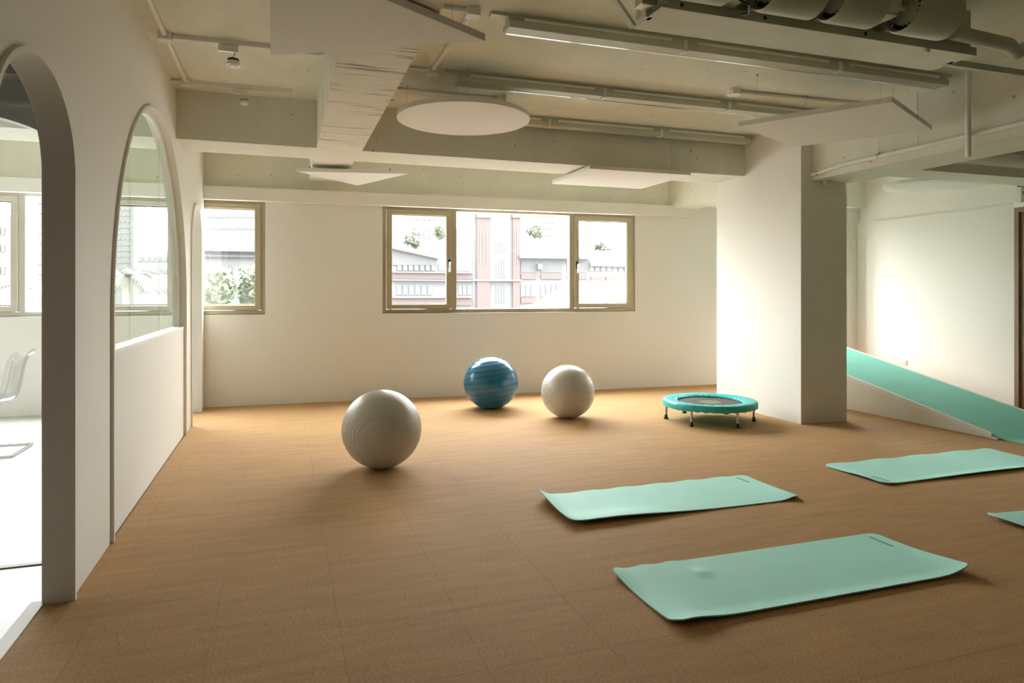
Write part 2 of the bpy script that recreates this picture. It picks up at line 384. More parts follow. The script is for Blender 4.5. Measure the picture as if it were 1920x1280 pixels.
# --- windows
wn = 1
def window(u0, u1, label, lights, m='bronze', handle=(), zs=ZS):
    """lights: list of (ua, ub, is_sash); u are room x values"""
    global wn
    wn += 1
    r = empty('window_%d' % wn, (BW_O[0], BW_O[1], 0), (0, 0, BW_A)); struct(r, label)
    f = MB(); a, b = ux(u0), ux(u1); va, vb = 0.025, 0.115; t = 0.05
    f.box(a, a + t, va, vb, zs, ZT).box(b - t, b, va, vb, zs, ZT).box(a + t, b - t, va, vb, zs, zs + 0.055).box(a + t, b - t, va, vb, ZT - 0.04, ZT)
    for i in range(len(lights) - 1):
        c = ux(lights[i][1]); f.box(c - 0.035, c + 0.035, va, vb, zs + 0.055, ZT - 0.04)
    f.build('window_frame', m, r, bevel=0.004)
    for i, (ua, ub, sash) in enumerate(lights):
        xa = ux(ua) + (t if i == 0 else 0.035); xb = ux(ub) - (t if i == len(lights) - 1 else 0.035); za, zb = zs + 0.055, ZT - 0.04
        if sash:
            q = 0.068; s = MB(); e = 0.004
            s.box(xa + e, xa + q, 0.008, 0.075, za + e, zb - e).box(xb - q, xb - e, 0.008, 0.075, za + e, zb - e)
            s.box(xa + q, xb - q, 0.008, 0.075, za + e, za + q).box(xa + q, xb - q, 0.008, 0.075, zb - q, zb - e)
            so = s.build('sash', m, r, bevel=0.006)
            g = 0.012
            MB().box(xa + q, xa + q + g, 0.03, 0.06, za + q, zb - q).box(xb - q - g, xb - q, 0.03, 0.06, za + q, zb - q).box(xa + q, xb - q, 0.03, 0.06, za + q, za + q + g).box(xa + q, xb - q, 0.03, 0.06, zb - q - g, zb - q).build('gasket', 'black' if m == 'alu' else m, so)
            MB().box(xa + q, xb - q, 0.042, 0.048, za + q, zb - q).build('glass_pane', 'glass', r)
        else:
            MB().box(xa, xb, 0.062, 0.068, za, zb).build('glass_pane', 'glass', r)
    for hx in handle:
        x = ux(hx); hd = MB().box(x - 0.016, x + 0.016, -0.004, 0.008, 1.80, 1.92).build('handle_plate', 'black', r, bevel=0.003)
        MB().tube([(x, -0.004, 1.875), (x, -0.045, 1.875), (x - 0.004, -0.05, 1.85), (x - 0.004, -0.05, 1.745)], 0.0095, 8).build('handle', 'chrome', r, smooth=50)
    sl = MB().box(a - 0.012, b + 0.012, -0.012, 0.03, zs - 0.014, zs).build('window_sill', 'white', r, bevel=0.002)
    return r
window(WINS[2][0], WINS[2][1], 'wide three-part champagne framed window in the middle of the far wall', [(1.29, 2.29, True), (2.29, 4.07, False), (4.07, 5.10, True)], handle=(2.215, 4.145))
window(WINS[1][0], WINS[1][1], 'narrow champagne framed window beside the far arch', [(-1.12, -0.215, True)])
window(WINS[0][0], WINS[0][1], 'row of pale framed windows in the side room behind the arches', [(-4.4, -2.93, True), (-2.93, -2.12, False), (-2.12, -1.24, True)], m='alu')
window(WINS[3][0], WINS[3][1], 'window behind the square column beside the ramp', [(6.80, 7.59, True), (7.59, 8.38, True)], zs=SILL[3])
# --- right wall, door
wr = MB().box(XR, XR + 0.12, 6.046, 9.3, -0.01, ZC).box(XR, XR + 0.12, 5.0, 6.046, 2.52, ZC).box(XR, XR + 0.12, YF, 5.0, -0.01, ZC)
wr = struct(wr.build('wall_right', 'wall'), 'brightly lit cream wall behind the green ramp')
MB().box(XR - 0.03, XR, 6.046, 8.5, 0, 2.565).build('cladding', 'wall', wr)
MB().box(XR - 0.04, XR, 4.95, 6.046, 2.52, 2.60).build('lintel', 'white', wr)
dr = empty('door_1', (XR, 5.52, 0)); struct(dr, 'brown wooden sliding door at the right edge of the picture')
MB().box(-0.035, 0.11, 0.47, 0.526, 0, 2.52).box(-0.035, 0.11, -0.52, -0.47, 0, 2.52).box(-0.035, 0.11, -0.47, 0.47, 2.46, 2.52).build('door_frame', 'wood', dr, bevel=0.003)
MB().box(0.10, 0.12, -0.52, 0.526, -0.004, 2.52).build('light_stop', 'wood', dr)  # unseen board added to stop daylight leaking round the door leaf
MB().box(0.0, 0.022, 0.40, 0.47, 0.0, 2.46).build('door_track', 'wood', dr)
MB().box(0.03, 0.07, -0.47, 0.44, 0.01, 2.45).build('door_leaf', 'plate', dr)
# --- closing walls of the building
struct(box(XLL, XR + 0.12, YF - 0.12, YF, 0, ZC).build('wall_front', 'wood'), 'unseen wall behind the camera, made brown to dim the bounce light')  # out of view; dark colour chosen to cut bounce light near the camera
struct(box(XLL - 0.12, XLL, YF, 9.75, 0, ZC).build('wall_side', 'white'), 'outer white wall of the side room')
# --- partition with arch in the side room
pa = [(-1.62 + 1.0 * math.cos(t), 1.39 + 1.0 * math.sin(t)) for t in [math.radians(125 - 71 * i / 30) for i in range(31)]]
xl_, xr_ = pa[0][0], pa[-1][0]
po = [(XLL, 0), (xl_, 0)] + pa + [(xr_, 0)]
po = [p for p in po if p[0] <= XL - XW - 0.02] + [(XL - XW - 0.018, 2.15), (XL - XW - 0.018, 0), (XL - XW, 0), (XL - XW, ZC), (XLL, ZC)]
wp = struct(MB().prism(po, 'y', 4.21, 4.31).build('wall_partition', 'white', smooth=35), 'dark shaded partition with a low arch inside the side room')
pw = [p for p in pa if p[0] <= XL - XW - 0.03]
MB().bar(pw, 0.02, 'y', 4.195, 4.21).build('arch_trim', 'white', wp, smooth=35)
MB().box(XLL, XL - XW, 4.17, 4.21, 2.43, 2.45).build('picture_rail', 'white', wp)
MB().box(XLL, XL - XW, 4.06, 4.21, 2.56, ZC).build('header', 'sheet', wp)
# --- column and beams
struct(box(5.42, 6.06, 6.06, 7.59, 0, ZC).build('column', 'wall'), 'thick square cream column beside the trampoline')
def beam(label, mt, *b): return struct(box(*b).build('beam', mt), label)
beam('cross beam over the middle of the room, in front of the far windows', 'conc', XL, 5.42, 7.02, 7.6, 2.895, ZC)
beam('cross beam end seen through the arched glass in the side room', 'conc', XLL, XL - XW, 7.02, 7.6, 2.895, ZC)
beam('board-marked beam running towards the far windows under the ceiling', 'board', 0.32, 0.765, YF, 7.02, 2.895, ZC)
beam('short beam end above the triangular panel by the far windows', 'conc', 0.33, 0.765, 7.6, 9.36, 2.935, ZC)
beam('short beam end joining the column to the far window wall', 'conc', 5.69, 6.15, 7.6, 9.19, 2.76, ZC)
beam('deep beam with a pipe on it running from the column to the right', 'conc', 5.57, 6.15, YF, 6.06, 2.70, ZC)
beam('cross beam over the ramp on the right', 'conc', 6.15, XR, 5.19, 5.59, 2.70, ZC)
beam('beam above the hidden window beside the bright right wall', 'wall', 6.15, XR, 8.36, 9.17, 2.80, ZC)
struct(box(8.42, XR, 8.5, 9.07, 0, 2.80).build('pilaster', 'wall'), 'narrow cream corner pilaster behind the column and the ramp')

# ================================================================== EXERCISE THINGS
# --- gym balls
def ball(loc, r, squash, axis, m, label, grooves, plug, depth, nr=None):
    rt = empty('exercise_ball', (loc[0], loc[1], 0)); tag(rt, label, 'exercise ball', 'exercise balls on the cork floor')
    q = Vector((0, 0, 1)).rotation_difference(Vector(axis).normalized()).to_matrix().to_4x4()
    prof = []; n = 400
    for i in range(n + 1):
        t = math.pi * i / n; ph = (t / math.pi * grooves) % 1.0
        if m == 'ballblue': d = depth if (ph < 0.13 and 0.05 < t / math.pi < 0.95) else 0
        else: d = depth * (0.5 + 0.5 * math.cos(2 * math.pi * ph)) * (1 if 0.03 < t / math.pi < 0.97 else 0)
        rr = r - d
        prof.append((max(rr * math.sin(t), 0.0), rr * math.cos(t)))
    S = Matrix.Diagonal((1, 1, squash, 1))
    T = Matrix.Translation((0, 0, r * squash - 0.003)) @ S @ q
    MB().lathe(prof, 96, T).build('ball_skin', m, rt, smooth=60)
    p = T @ (Vector(plug).normalized() * (r - 0.001)) if False else None
    d = Vector(plug).normalized(); base = Vector((0, 0, r * squash - 0.003)) + Vector((d.x * r, d.y * r, d.z * r * squash))
    qq = Matrix.Translation(base) @ Vector((0, 0, 1)).rotation_difference(d).to_matrix().to_4x4()
    MB().lathe([(0.011, -0.004), (0.011, 0.002), (0.008, 0.004), (0.0, 0.0045)], 16, qq).build('plug', m, rt, smooth=40)
    return rt
ball((0.782, 5.69), 0.327, 0.985, (-0.10, -1.0, -0.1), 'ballgrey', 'largest-looking grey exercise ball, nearest the camera', 44, (0.3, 0.9, -0.2), 0.0021)
ball((2.478, 8.144), 0.345, 0.945, (-0.12, 0.10, 1.0), 'ballblue', 'shiny petrol blue exercise ball near the far wall', 15, (0.9, -0.2, -0.35), 0.006)
ball((3.14, 7.25), 0.312, 0.985, (-0.22, 0.25, 1.0), 'ballgrey', 'grey exercise ball between the blue ball and the trampoline', 40, (1.0, -0.42, 0.02), 0.0014)

# --- mini trampoline
def trampoline(loc):
    rt = empty('trampoline', (loc[0], loc[1], 0)); tag(rt, 'small round trampoline with teal padded edge beside the column', 'trampoline')
    R = 0.50; zt = 0.205
    rng = random.Random(3); wv = [(rng.randint(5, 40), rng.uniform(0, 6.28), rng.uniform(0.2, 1)) for _ in range(14)]
    def wr_(a): return sum(w_ * math.sin(k * a + p) for k, p, w_ in wv) / 4
    prof = [(R - 0.02, 0.172), (R + 0.012, 0.164), (R + 0.020, 0.19), (R + 0.020, 0.222), (R + 0.010, 0.236), (R - 0.03, 0.240), (R - 0.08, 0.238), (R - 0.125, 0.228), (R - 0.14, 0.218), (R - 0.138, 0.208), (R - 0.05, 0.20), (R - 0.02, 0.172)]
    def wob(i, a, r, z):
        wgt = [0.3, 1.3, .6, .4, .5, .7, .9, 1.2, 1.6, 1.0, .3, 0.3][i]
        return r * (1 - 0.008 * math.cos(6 * a + 0.9)) + 0.007 * wgt * wr_(a + 0.05 * i), z + 0.0045 * wgt * wr_(a * 1.0 + 1.3 + 0.1 * i)
    MB().lathe(prof[:-1] + [prof[0]], 220, None, wob).build('safety_pad', 'teal', rt, smooth=50)
    ring = [(math.cos(t) * (R - 0.02), math.sin(t) * (R - 0.02), 0.19) for t in [2 * math.pi * i / 48 for i in range(49)]]
    MB().tube(ring, 0.014, 8, False).build('frame_ring', 'steel', rt, smooth=60)
    MB().lathe([(0.0, zt + 0.003), (0.2, zt + 0.002), (0.40, zt), (0.40, zt - 0.004), (0.0, zt - 0.001)], 64).build('jumping_mat', 'jump', rt, smooth=40)
    for k in range(6):
        a = math.radians(-148 + 60 * k); ca, sa = math.cos(a), math.sin(a); rr = R - 0.02
        lg = MB().tube([(ca * rr, sa * rr, 0.185), (ca * (rr + 0.005), sa * (rr + 0.005), 0.012)], 0.0135, 12).build('leg', 'steel', rt, smooth=60)
        MB().lathe([(0.0, 0.0), (0.027, 0.0), (0.026, 0.012), (0.019, 0.022), (0.0165, 0.05), (0.0, 0.05)], 16, Matrix.Translation((ca * (rr + 0.005), sa * (rr + 0.005), 0))).build('rubber_foot', 'black', lg, smooth=40)
    return rt
trampoline((4.615, 6.60))

# --- yoga mats
def yoga_mat(xc, yc, Lx, Wy, hfun, label, mark=None, r=0.06, rz=0.0):
    rt = empty('yoga_mat', (xc, yc, 0), (0, 0, rz)); tag(rt, label, 'yoga mat', 'mint yoga mats laid out in rows')
    xs = []
    n = 64; ends = [0, .002, .006, .012, .02, .03, .042, .06]
    mid = [0.06 + (Lx - 0.12) * i / n for i in range(1, n)]
    xs = ends + mid + [Lx - e for e in ends[::-1]]
    m_ = 22; th = 0.007; top = []
    for x in xs:
        dx = min(x, Lx - x); cut = 0 if dx >= r else r - math.sqrt(max(r * r - (r - dx) ** 2, 0))
        top.append([(x - Lx / 2, -Wy / 2 + cut + (Wy - 2 * cut) * j / m_) for j in range(m_ + 1)])
    vt = []; vb = []
    for row in top:
        for (x, y) in row:
            h = hfun(x / Lx + 0.5, y / Wy + 0.5); vt.append((x, y, h + th)); vb.append((x, y, h + 0.0004))
    nx = len(xs); k = m_ + 1; N_ = nx * k; ft = []; fb = []
    for i in range(nx - 1):
        for j in range(m_):
            a, b_, c, d = i * k + j, (i + 1) * k + j, (i + 1) * k + j + 1, i * k + j + 1
            ft.append((a, b_, c, d)); fb.append((N_ + d, N_ + c, N_ + b_, N_ + a))
    rim = [i * k for i in range(nx)] + [(nx - 1) * k + j for j in range(1, k)] + [i * k + m_ for i in range(nx - 2, -1, -1)] + [j for j in range(m_ - 1, 0, -1)]
    side = [(rim[i], N_ + rim[i], N_ + rim[(i + 1) % len(rim)], rim[(i + 1) % len(rim)]) for i in range(len(rim))]
    me = bpy.data.meshes.new('foam_sheet'); me.from_pydata(vt + vb, [], ft + fb + [s[::-1] for s in side]); me.materials.append(M['mint']); me.materials.append(M['mint_back'])
    for i, p in enumerate(me.polygons):
        p.material_index = 1 if len(ft) <= i < len(ft) + len(fb) else 0; p.use_smooth = True
    bm = bmesh.new(); bm.from_mesh(me); bmesh.ops.recalc_face_normals(bm, faces=bm.faces); bm.to_mesh(me); bm.free()
    me.set_sharp_from_angle(angle=math.radians(40))
    o = bpy.data.objects.new('foam_sheet', me); C.objects.link(o); o.parent = rt
    if mark:
        mx, my, n_, ml = mark; mk = MB()
        for i in range(n_):
            yy = my + ml * i / n_; h = hfun(mx / Lx + 0.5, yy / Wy + 0.5) + th
            mk.box(mx - 0.011, mx + 0.011, yy, yy + ml / n_ * 0.62, h - 0.001, h + 0.0008)
        mk.build('printed_mark', 'mark', rt)
    return rt
g_ = lambda x, c, s: math.exp(-((x - c) / s) ** 2)
yoga_mat(2.49, 2.858, 1.77, 0.62, lambda u, v: 0.022 * g_(u, 0, .04) * g_(v, 1, .3) + 0.01 * g_(u, 0.11, .035) * g_(v, 1, .35) + 0.008 * g_(u, .2, .03) * g_(v, 1, .3) + 0.01 * g_(u, .25, .025) * g_(v, .72, .07)
         + 0.034 * g_(u, 1, .06) * g_(v, 0, .4) + 0.018 * g_(u, 0.05, .08) * g_(v, 0, .3) + 0.010 * g_(v, 0, .07), 'mint yoga mat nearest the camera, lying flat with dented left corner', (0.80, 0.10, 9, 0.17))
yoga_mat(2.575, 4.18, 1.77, 0.64, lambda u, v: 0.085 * max(0, 1 - u / 0.075) ** 1.6 * (0.15 + 0.85 * v) + 0.006 * math.sin(u * 20) ** 2 * g_(v, 1, .2) + 0.03 * g_(u, 0.15, .3) * g_(v, 0, .25) + 0.035 * g_(u, 1, .06) * g_(v, 0.0, .5) * (1 - 0.75 * g_(u, 1.0, .025)), 'mint yoga mat with curled-up left end in front of the grey balls', (0.79, 0.13, 9, 0.15))
yoga_mat(5.24, 4.235, 1.90, 0.62, lambda u, v: 0.008 * (0.5 + 0.5 * math.sin(u * 26)) * g_(v, 1, .25) + 0.016 * g_(v, 0, .1) * g_(u, .6, .5) + 0.02 * g_(u, 0, .05) * g_(v, 0.3, .4), 'mint yoga mat lying in front of the foot of the green ramp', (-0.86, -0.26, 9, 0.16))
yoga_mat(5.17, 2.858, 1.77, 0.62, lambda u, v: 0.03 * g_(u, 0, .05) * g_(v, 0.8, .6) + 0.008 * g_(v, 1, .2) * math.sin(u * 15) ** 2, 'mint yoga mat of which only a corner shows at the right edge')

# --- ramp
def ramp():
    rt = empty('ramp', (7.26, 6.4, 0)); tag(rt, 'green topped wooden ramp along the bright right wall behind the column', 'ramp')
    s = 0.204; ys = 4.70 - 6.4; ye = 8.25 - 6.4; xa, xb = -0.57, 0.57
    z = lambda y: max(0.012, s * (y - ys) + 0.012)
    MB().prism([(ys + 0.10, 0.0), (ye, 0.0), (ye, z(ye) - 0.02), (ys + 0.10, z(ys + 0.10) - 0.02)], 'x', xa, xb).build('ramp_body', 'wall', rt)
    n = 30; prof = [(ys - 0.45, 0.006)] + [(ys + (ye - ys) * i / n, z(ys + (ye - ys) * i / n)) for i in range(n + 1)]
    und = [(p[0], max(p[1] - 0.018, 0.0006)) for p in prof][::-1]
    MB().prism(prof + und, 'x', xa + 0.022, xb - 0.022).build('rubber_surface', 'ramp', rt)
    for (sx, segs) in ((-1, ((ys + 0.16, ys + 0.70), (ys + 0.705, ye))), (1, ((ys + 0.16, ye),))):
        for (p, q) in segs:
            x0, x1 = (xa - 0.004, xa + 0.022) if sx < 0 else (xb - 0.022, xb + 0.004)
            t = 0.008
            MB().prism([(p, z(p) - 0.035), (q, z(q) - 0.035), (q, z(q) + t), (p, z(p) + t)], 'x', x0, x1).build('edge_strip', 'white' if p > ys + 0.5 else 'white', rt)
    return rt
ramp()

# ================================================================== CEILING THINGS
def cable_to(rt, x, y, z0, z1, ox, oy, oz):
    MB().tube([(x - ox, y - oy, z0 - oz), (x - ox, y - oy, z1 - oz - 0.01)], 0.0014, 6).build('cable', 'steel', rt)
    MB().lathe([(0.0, -0.02), (0.008, -0.018), (0.011, 0.0), (0.0, 0.0)], 8, Matrix.Translation((x - ox, y - oy, z1 - oz - 0.001))).build('ceiling_anchor', 'steel', rt)
    MB().lathe([(0.0, 0), (0.007, 0), (0.007, 0.018), (0.003, 0.024), (0, 0.024)], 8, Matrix.Translation((x - ox, y - oy, z0 - oz))).build('cable_fitting', 'black', rt)
def top_at(x, y):
    if 7.02 <= y <= 7.6 and x < 5.42: return 2.895
    if 0.32 <= x <= 0.77: return 2.895 if y < 7.02 else 2.935
    if x > 6.15 and 5.19 <= y <= 5.59: return 2.70
    return ZC
def panel(poly, z0, label, cables, th=0.042):
    cx = sum(p[0] for p in poly) / len(poly); cy = sum(p[1] for p in poly) / len(poly)
    rt = empty('acoustic_panel', (cx, cy, z0)); tag(rt, label, 'ceiling panel', 'white panels hung under the ceiling')
    MB().prism([(p[0] - cx, p[1] - cy) for p in poly], 'z', 0, th).build('board', 'panel', rt, bevel=0.003, smooth=30 if len(poly) > 8 else 0)
    for (x, y) in cables: cable_to(rt, x, y, z0 + th, top_at(x, y), cx, cy, z0)
    return rt
panel([(-0.068, 4.221), (1.06, 3.59), (-0.05, 2.93)], 2.84, 'large triangular white hanging panel cut off by the top edge', [(0.13, 3.95), (0.88, 3.61), (0.10, 3.15)])
panel([(3.766, 4.960), (4.385, 3.946), (5.462, 4.504), (4.815, 5.491)], 2.90, 'tilted-looking square white hanging panel in front of the column top', [(3.93, 4.92), (4.60, 4.25), (5.15, 4.62), (4.80, 5.30)])
panel([(0.145, 8.184), (1.397, 7.945), (0.924, 9.026)], 2.85, 'small triangular white hanging panel near the far windows', [(0.30, 8.21), (1.20, 8.02), (0.90, 8.86)])
panel([(3.25, 6.89), (4.56, 6.89), (4.53, 8.01), (3.25, 8.01)], 2.838, 'flat square white hanging panel over the wide far window', [(3.36, 6.992), (4.36, 6.992), (4.40, 7.85), (3.40, 7.85)])
circ = lambda x, y, r, n=72: [(x + r * math.cos(2 * math.pi * i / n), y + r * math.sin(2 * math.pi * i / n)) for i in range(n)]
panel(circ(1.58, 6.05, 0.61), 3.04, 'large round white hanging panel in the middle of the ceiling', [(1.09, 6.24), (1.50, 5.58), (2.02, 6.20)])
panel(circ(7.70, 6.30, 0.58), 2.78, 'round white hanging panel above the ramp, half hidden by a beam', [(7.35, 6.3), (8.0, 6.1), (7.8, 6.65)])

# --- linear lights
def linear_light(x0, x1, y, label, joints, gaps):
    rt = empty('linear_light', ((x0 + x1) / 2, y, ZC)); tag(rt, label, 'ceiling light', 'long linear ceiling lights'); c = (x0 + x1) / 2
    MB().box(x0 - 0.12 - c, x1 + 0.05 - c, -0.035, 0.035, -0.022, 0).build('mounting_rail', 'housing', rt)
    hs = MB().box(x0 - c, x1 - c, -0.052, 0.092, -0.100, -0.05).build('housing', 'housing', rt, bevel=0.004)
    MB().box(x0 - c + 0.02, x1 - c - 0.02, 0.062, 0.086, -0.1015, -0.0995).build('glint_strip', 'chrome', hs)  # chrome strip added to imitate the bright reflection on the housing underside
    sp = [x0 - c] + [j - c for j in joints] + [x1 - c]
    for i, p in enumerate(sp):
        a = p - gaps if 0 < i else p; b = p + gaps if i < len(sp) - 1 else p
        MB().box(a, b, -0.034, 0.034, -0.05, -0.022).build('spacer', 'housing', rt)
    for i in range(len(sp) - 1):
        a, b = sp[i] + gaps, sp[i + 1] - gaps
        MB().tube([(a, -0.042, -0.036), (b, -0.042, -0.036)], 0.0138, 10).build('light_tube', 'tube', rt, smooth=60)
    for j in joints:
        k = j - c
        MB().box(k - 0.016, k + 0.016, -0.066, -0.052, -0.112, -0.03).box(k - 0.016, k + 0.016, -0.066, 0.02, -0.112, -0.1).build('joint_clip', 'fixture', rt, bevel=0.003)
    return rt
linear_light(1.46, 5.50, 4.42, 'nearest long white linear light, below the fan coil unit', (2.84, 4.30), 0.11)
linear_light(1.43, 5.40, 5.69, 'middle long white linear light, behind the round panel', (2.81, 4.17), 0.10)
linear_light(1.43, 5.36, 6.87, 'farthest long white linear light, along the cross beam', (2.74, 4.12), 0.10)

# --- conduits, boxes, tracks and spotlights
def conduit(pts, r, label, m='white', name='conduit'):
    return tag(MB().tube(pts, r, 10).build(name, m, smooth=50), label, 'conduit')
def jbox(x, y, label, s=0.045, h=0.05, z=ZC):
    rt = empty('junction_box', (x, y, z)); tag(rt, label, 'junction box')
    MB().box(-s, s, -s, s, -h, 0).build('box_body', 'white', rt, bevel=0.004)
    MB().box(-s - 0.003, s + 0.003, -s - 0.003, s + 0.003, -h - 0.006, -h).build('box_cover', 'white', rt, bevel=0.002)
    return rt
zc = ZC - 0.018
conduit([(-0.82, YF + 0.02, zc), (-0.82, 5.49, zc)], 0.016, 'conduit along the left ceiling edge, on the camera side of the first box')
conduit([(-0.82, 5.60, zc), (-0.82, 6.64, zc)], 0.016, 'conduit along the left ceiling edge between the two light tracks')
jbox(-0.82, 5.545, 'junction box where the nearer light track starts'); jbox(-0.82, 6.69, 'junction box where the farther light track starts', 0.04)
conduit([(-0.944, 6.70, zc), (-0.865, 6.70, zc)], 0.014, 'short conduit stub between left wall and farther track box')
def track(x0, x1, y, label):
    rt = empty('light_track', ((x0 + x1) / 2, y, ZC)); tag(rt, label, 'light track'); h = (x1 - x0) / 2
    MB().box(-h, h, -0.018, -0.008, -0.035, 0).box(-h, h, 0.008, 0.018, -0.035, 0).box(-h, h, -0.008, 0.008, -0.012, 0).build('track_profile', 'fixture', rt)
    MB().box(-h - 0.0, -h + 0.11, -0.019, 0.019, -0.037, 0).build('live_end', 'fixture', rt, bevel=0.002)
    MB().box(h, h + 0.01, -0.019, 0.019, -0.036, 0).build('end_cap', 'fixture', rt)
    return rt
track(-0.77, 0.30, 5.545, 'nearer white light track on the left ceiling, running behind the big triangle'); track(-0.77, 0.075, 6.69, 'farther short white light track on the left ceiling')
def spot(x, y, label, sc=1.0):
    rt = empty('spotlight', (x, y, ZC - 0.037)); tag(rt, label, 'spotlight', 'track spotlights')
    MB().box(-0.085 * sc, 0.055 * sc, -0.017, 0.017, -0.05 * sc, 0).build('adapter', 'fixture', rt, bevel=0.003)
    MB().tube([(0.035, 0, -0.05 * sc), (0.03, 0, -0.066 * sc), (0.014, 0, -0.085 * sc), (0.03, 0, -0.10 * sc)], 0.005, 8).build('arm', 'steel', rt, smooth=50)
    hd = MB().lathe([(0.0, -0.10 * sc), (0.03 * sc, -0.103 * sc), (0.04 * sc, -0.112 * sc), (0.052 * sc, -0.150 * sc), (0.049 * sc, -0.153 * sc), (0.045 * sc, -0.15 * sc)], 24, Matrix.Translation((0.02, 0, 0))).build('lamp_head', 'chrome', rt, smooth=40)
    MB().lathe([(0.031 * sc, -0.1), (0.042 * sc, -0.1), (0.042 * sc, -0.108), (0.031 * sc, -0.108), (0.031 * sc, -0.1)], 24, Matrix.Translation((0.02, 0, 0))).build('heat_ring', 'black', hd)
    MB().lathe([(0.0, -0.158 * sc), (0.03 * sc, -0.157 * sc), (0.046 * sc, -0.149 * sc), (0.0, -0.146 * sc)], 24, Matrix.Translation((0.02, 0, 0))).build('lens', 'plate', hd, smooth=40)
    return rt
spot(-0.375, 5.545, 'chrome track spotlight on the nearer left track'); spot(-0.355, 6.69, 'small chrome track spotlight on the farther left track', 0.9)
conduit([(0.78, 4.40, zc), (1.16, 4.40, zc)], 0.015, 'short conduit from the board-marked beam to the nearest light')
jbox(1.21, 4.40, 'junction box at the left end of the nearest linear light')
conduit([(1.21, 4.46, zc), (1.21, 5.62, zc)], 0.017, 'conduit between the two junction boxes left of the linear lights')
jbox(1.21, 5.68, 'junction box at the left end of the middle linear light'); conduit([(1.21, 5.74, zc), (1.215, 5.90, zc)], 0.014, 'short conduit stub beyond the middle junction box')
conduit([(0.78, 5.68, zc), (1.16, 5.68, zc)], 0.013, 'short conduit from the board-marked beam to the middle light')
conduit([(0.78, 6.30, ZC - 0.012), (1.96, 6.30, ZC - 0.012)], 0.009, 'thin conduit above the large round panel')
jbox(2.01, 6.30, 'small junction box above the right rim of the round panel', 0.05, 0.055)
conduit([(0.78, 6.72, ZC - 0.012), (1.05, 6.72, ZC - 0.012)], 0.010, 'short thin conduit behind the large round panel')
ob = empty('junction_box', (4.02, 5.36, ZC)); tag(ob, 'octagonal box between two linear lights near the square panel', 'junction box')
MB().lathe([(0.062, -0.045), (0.062, 0.0)], 8).build('box_body', 'white', ob)
MB().lathe([(0.066, -0.052), (0.066, -0.045)], 8).build('box_cover', 'white', ob)
conduit([(4.08, 5.36, zc), (5.56, 5.30, zc)], 0.017, 'conduit running right from the box near the square panel')
# --- pipe on the deep beam
conduit([(5.545, YF + 0.02, 2.815), (5.545, 5.6, 2.79), (5.545, 6.03, 2.755)], 0.021, 'long water pipe fixed along the deep beam beside the column', name='water_pipe')
for y in (5.15, 5.95):
    rt = empty('pipe_clamp', (5.545, y, 2.80)); tag(rt, 'pipe clamp with hanger rod near the square panel' if y < 5.5 else 'pipe clamp where the water pipe meets the column', 'pipe clamp')
    zz = (2.797 if y < 5.5 else 2.762) - 2.80
    MB().lathe([(0.021, -0.012), (0.026, -0.012), (0.026, 0.012), (0.021, 0.012), (0.021, -0.012)], 16, Matrix.Translation((0, 0, zz)) @ Matrix.Rotation(math.pi / 2, 4, 'X')).build('clamp_ring', 'steel', rt, smooth=40)
    MB().tube([(0, 0, zz + 0.024), (0, 0, zz + (0.19 if y < 5.5 else 0.05))], 0.005, 6).build('hanger_rod', 'white', rt)
conduit([(5.495, 4.19, 2.60), (5.495, 4.19, 2.68), (5.495, 4.19, ZC)], 0.022, 'upright pipe crossing the deep beam at the right edge', name='upright_pipe')
conduit([(5.548, 4.72, 2.83), (5.548, 4.72, 3.30)], 0.004, 'thin cable line on the face of the deep beam')
conduit([(6.5, 5.14, 2.86), (XR - 0.01, 5.14, 2.86)], 0.07, 'thick pipe in front of the cross beam on the right', name='duct_pipe')
sn = empty('sensor', (5.75, 6.02, 2.70)); tag(sn, 'small white sensor box under the beam at the column top', 'sensor')
MB().box(-0.05, 0.05, -0.03, 0.03, -0.055, 0).build('sensor_body', 'plate', sn, bevel=0.006)
MB().lathe([(0, -0.07), (0.016, -0.066), (0.02, -0.055), (0, -0.055)], 16).build('sensor_eye', 'plate', sn, smooth=40)

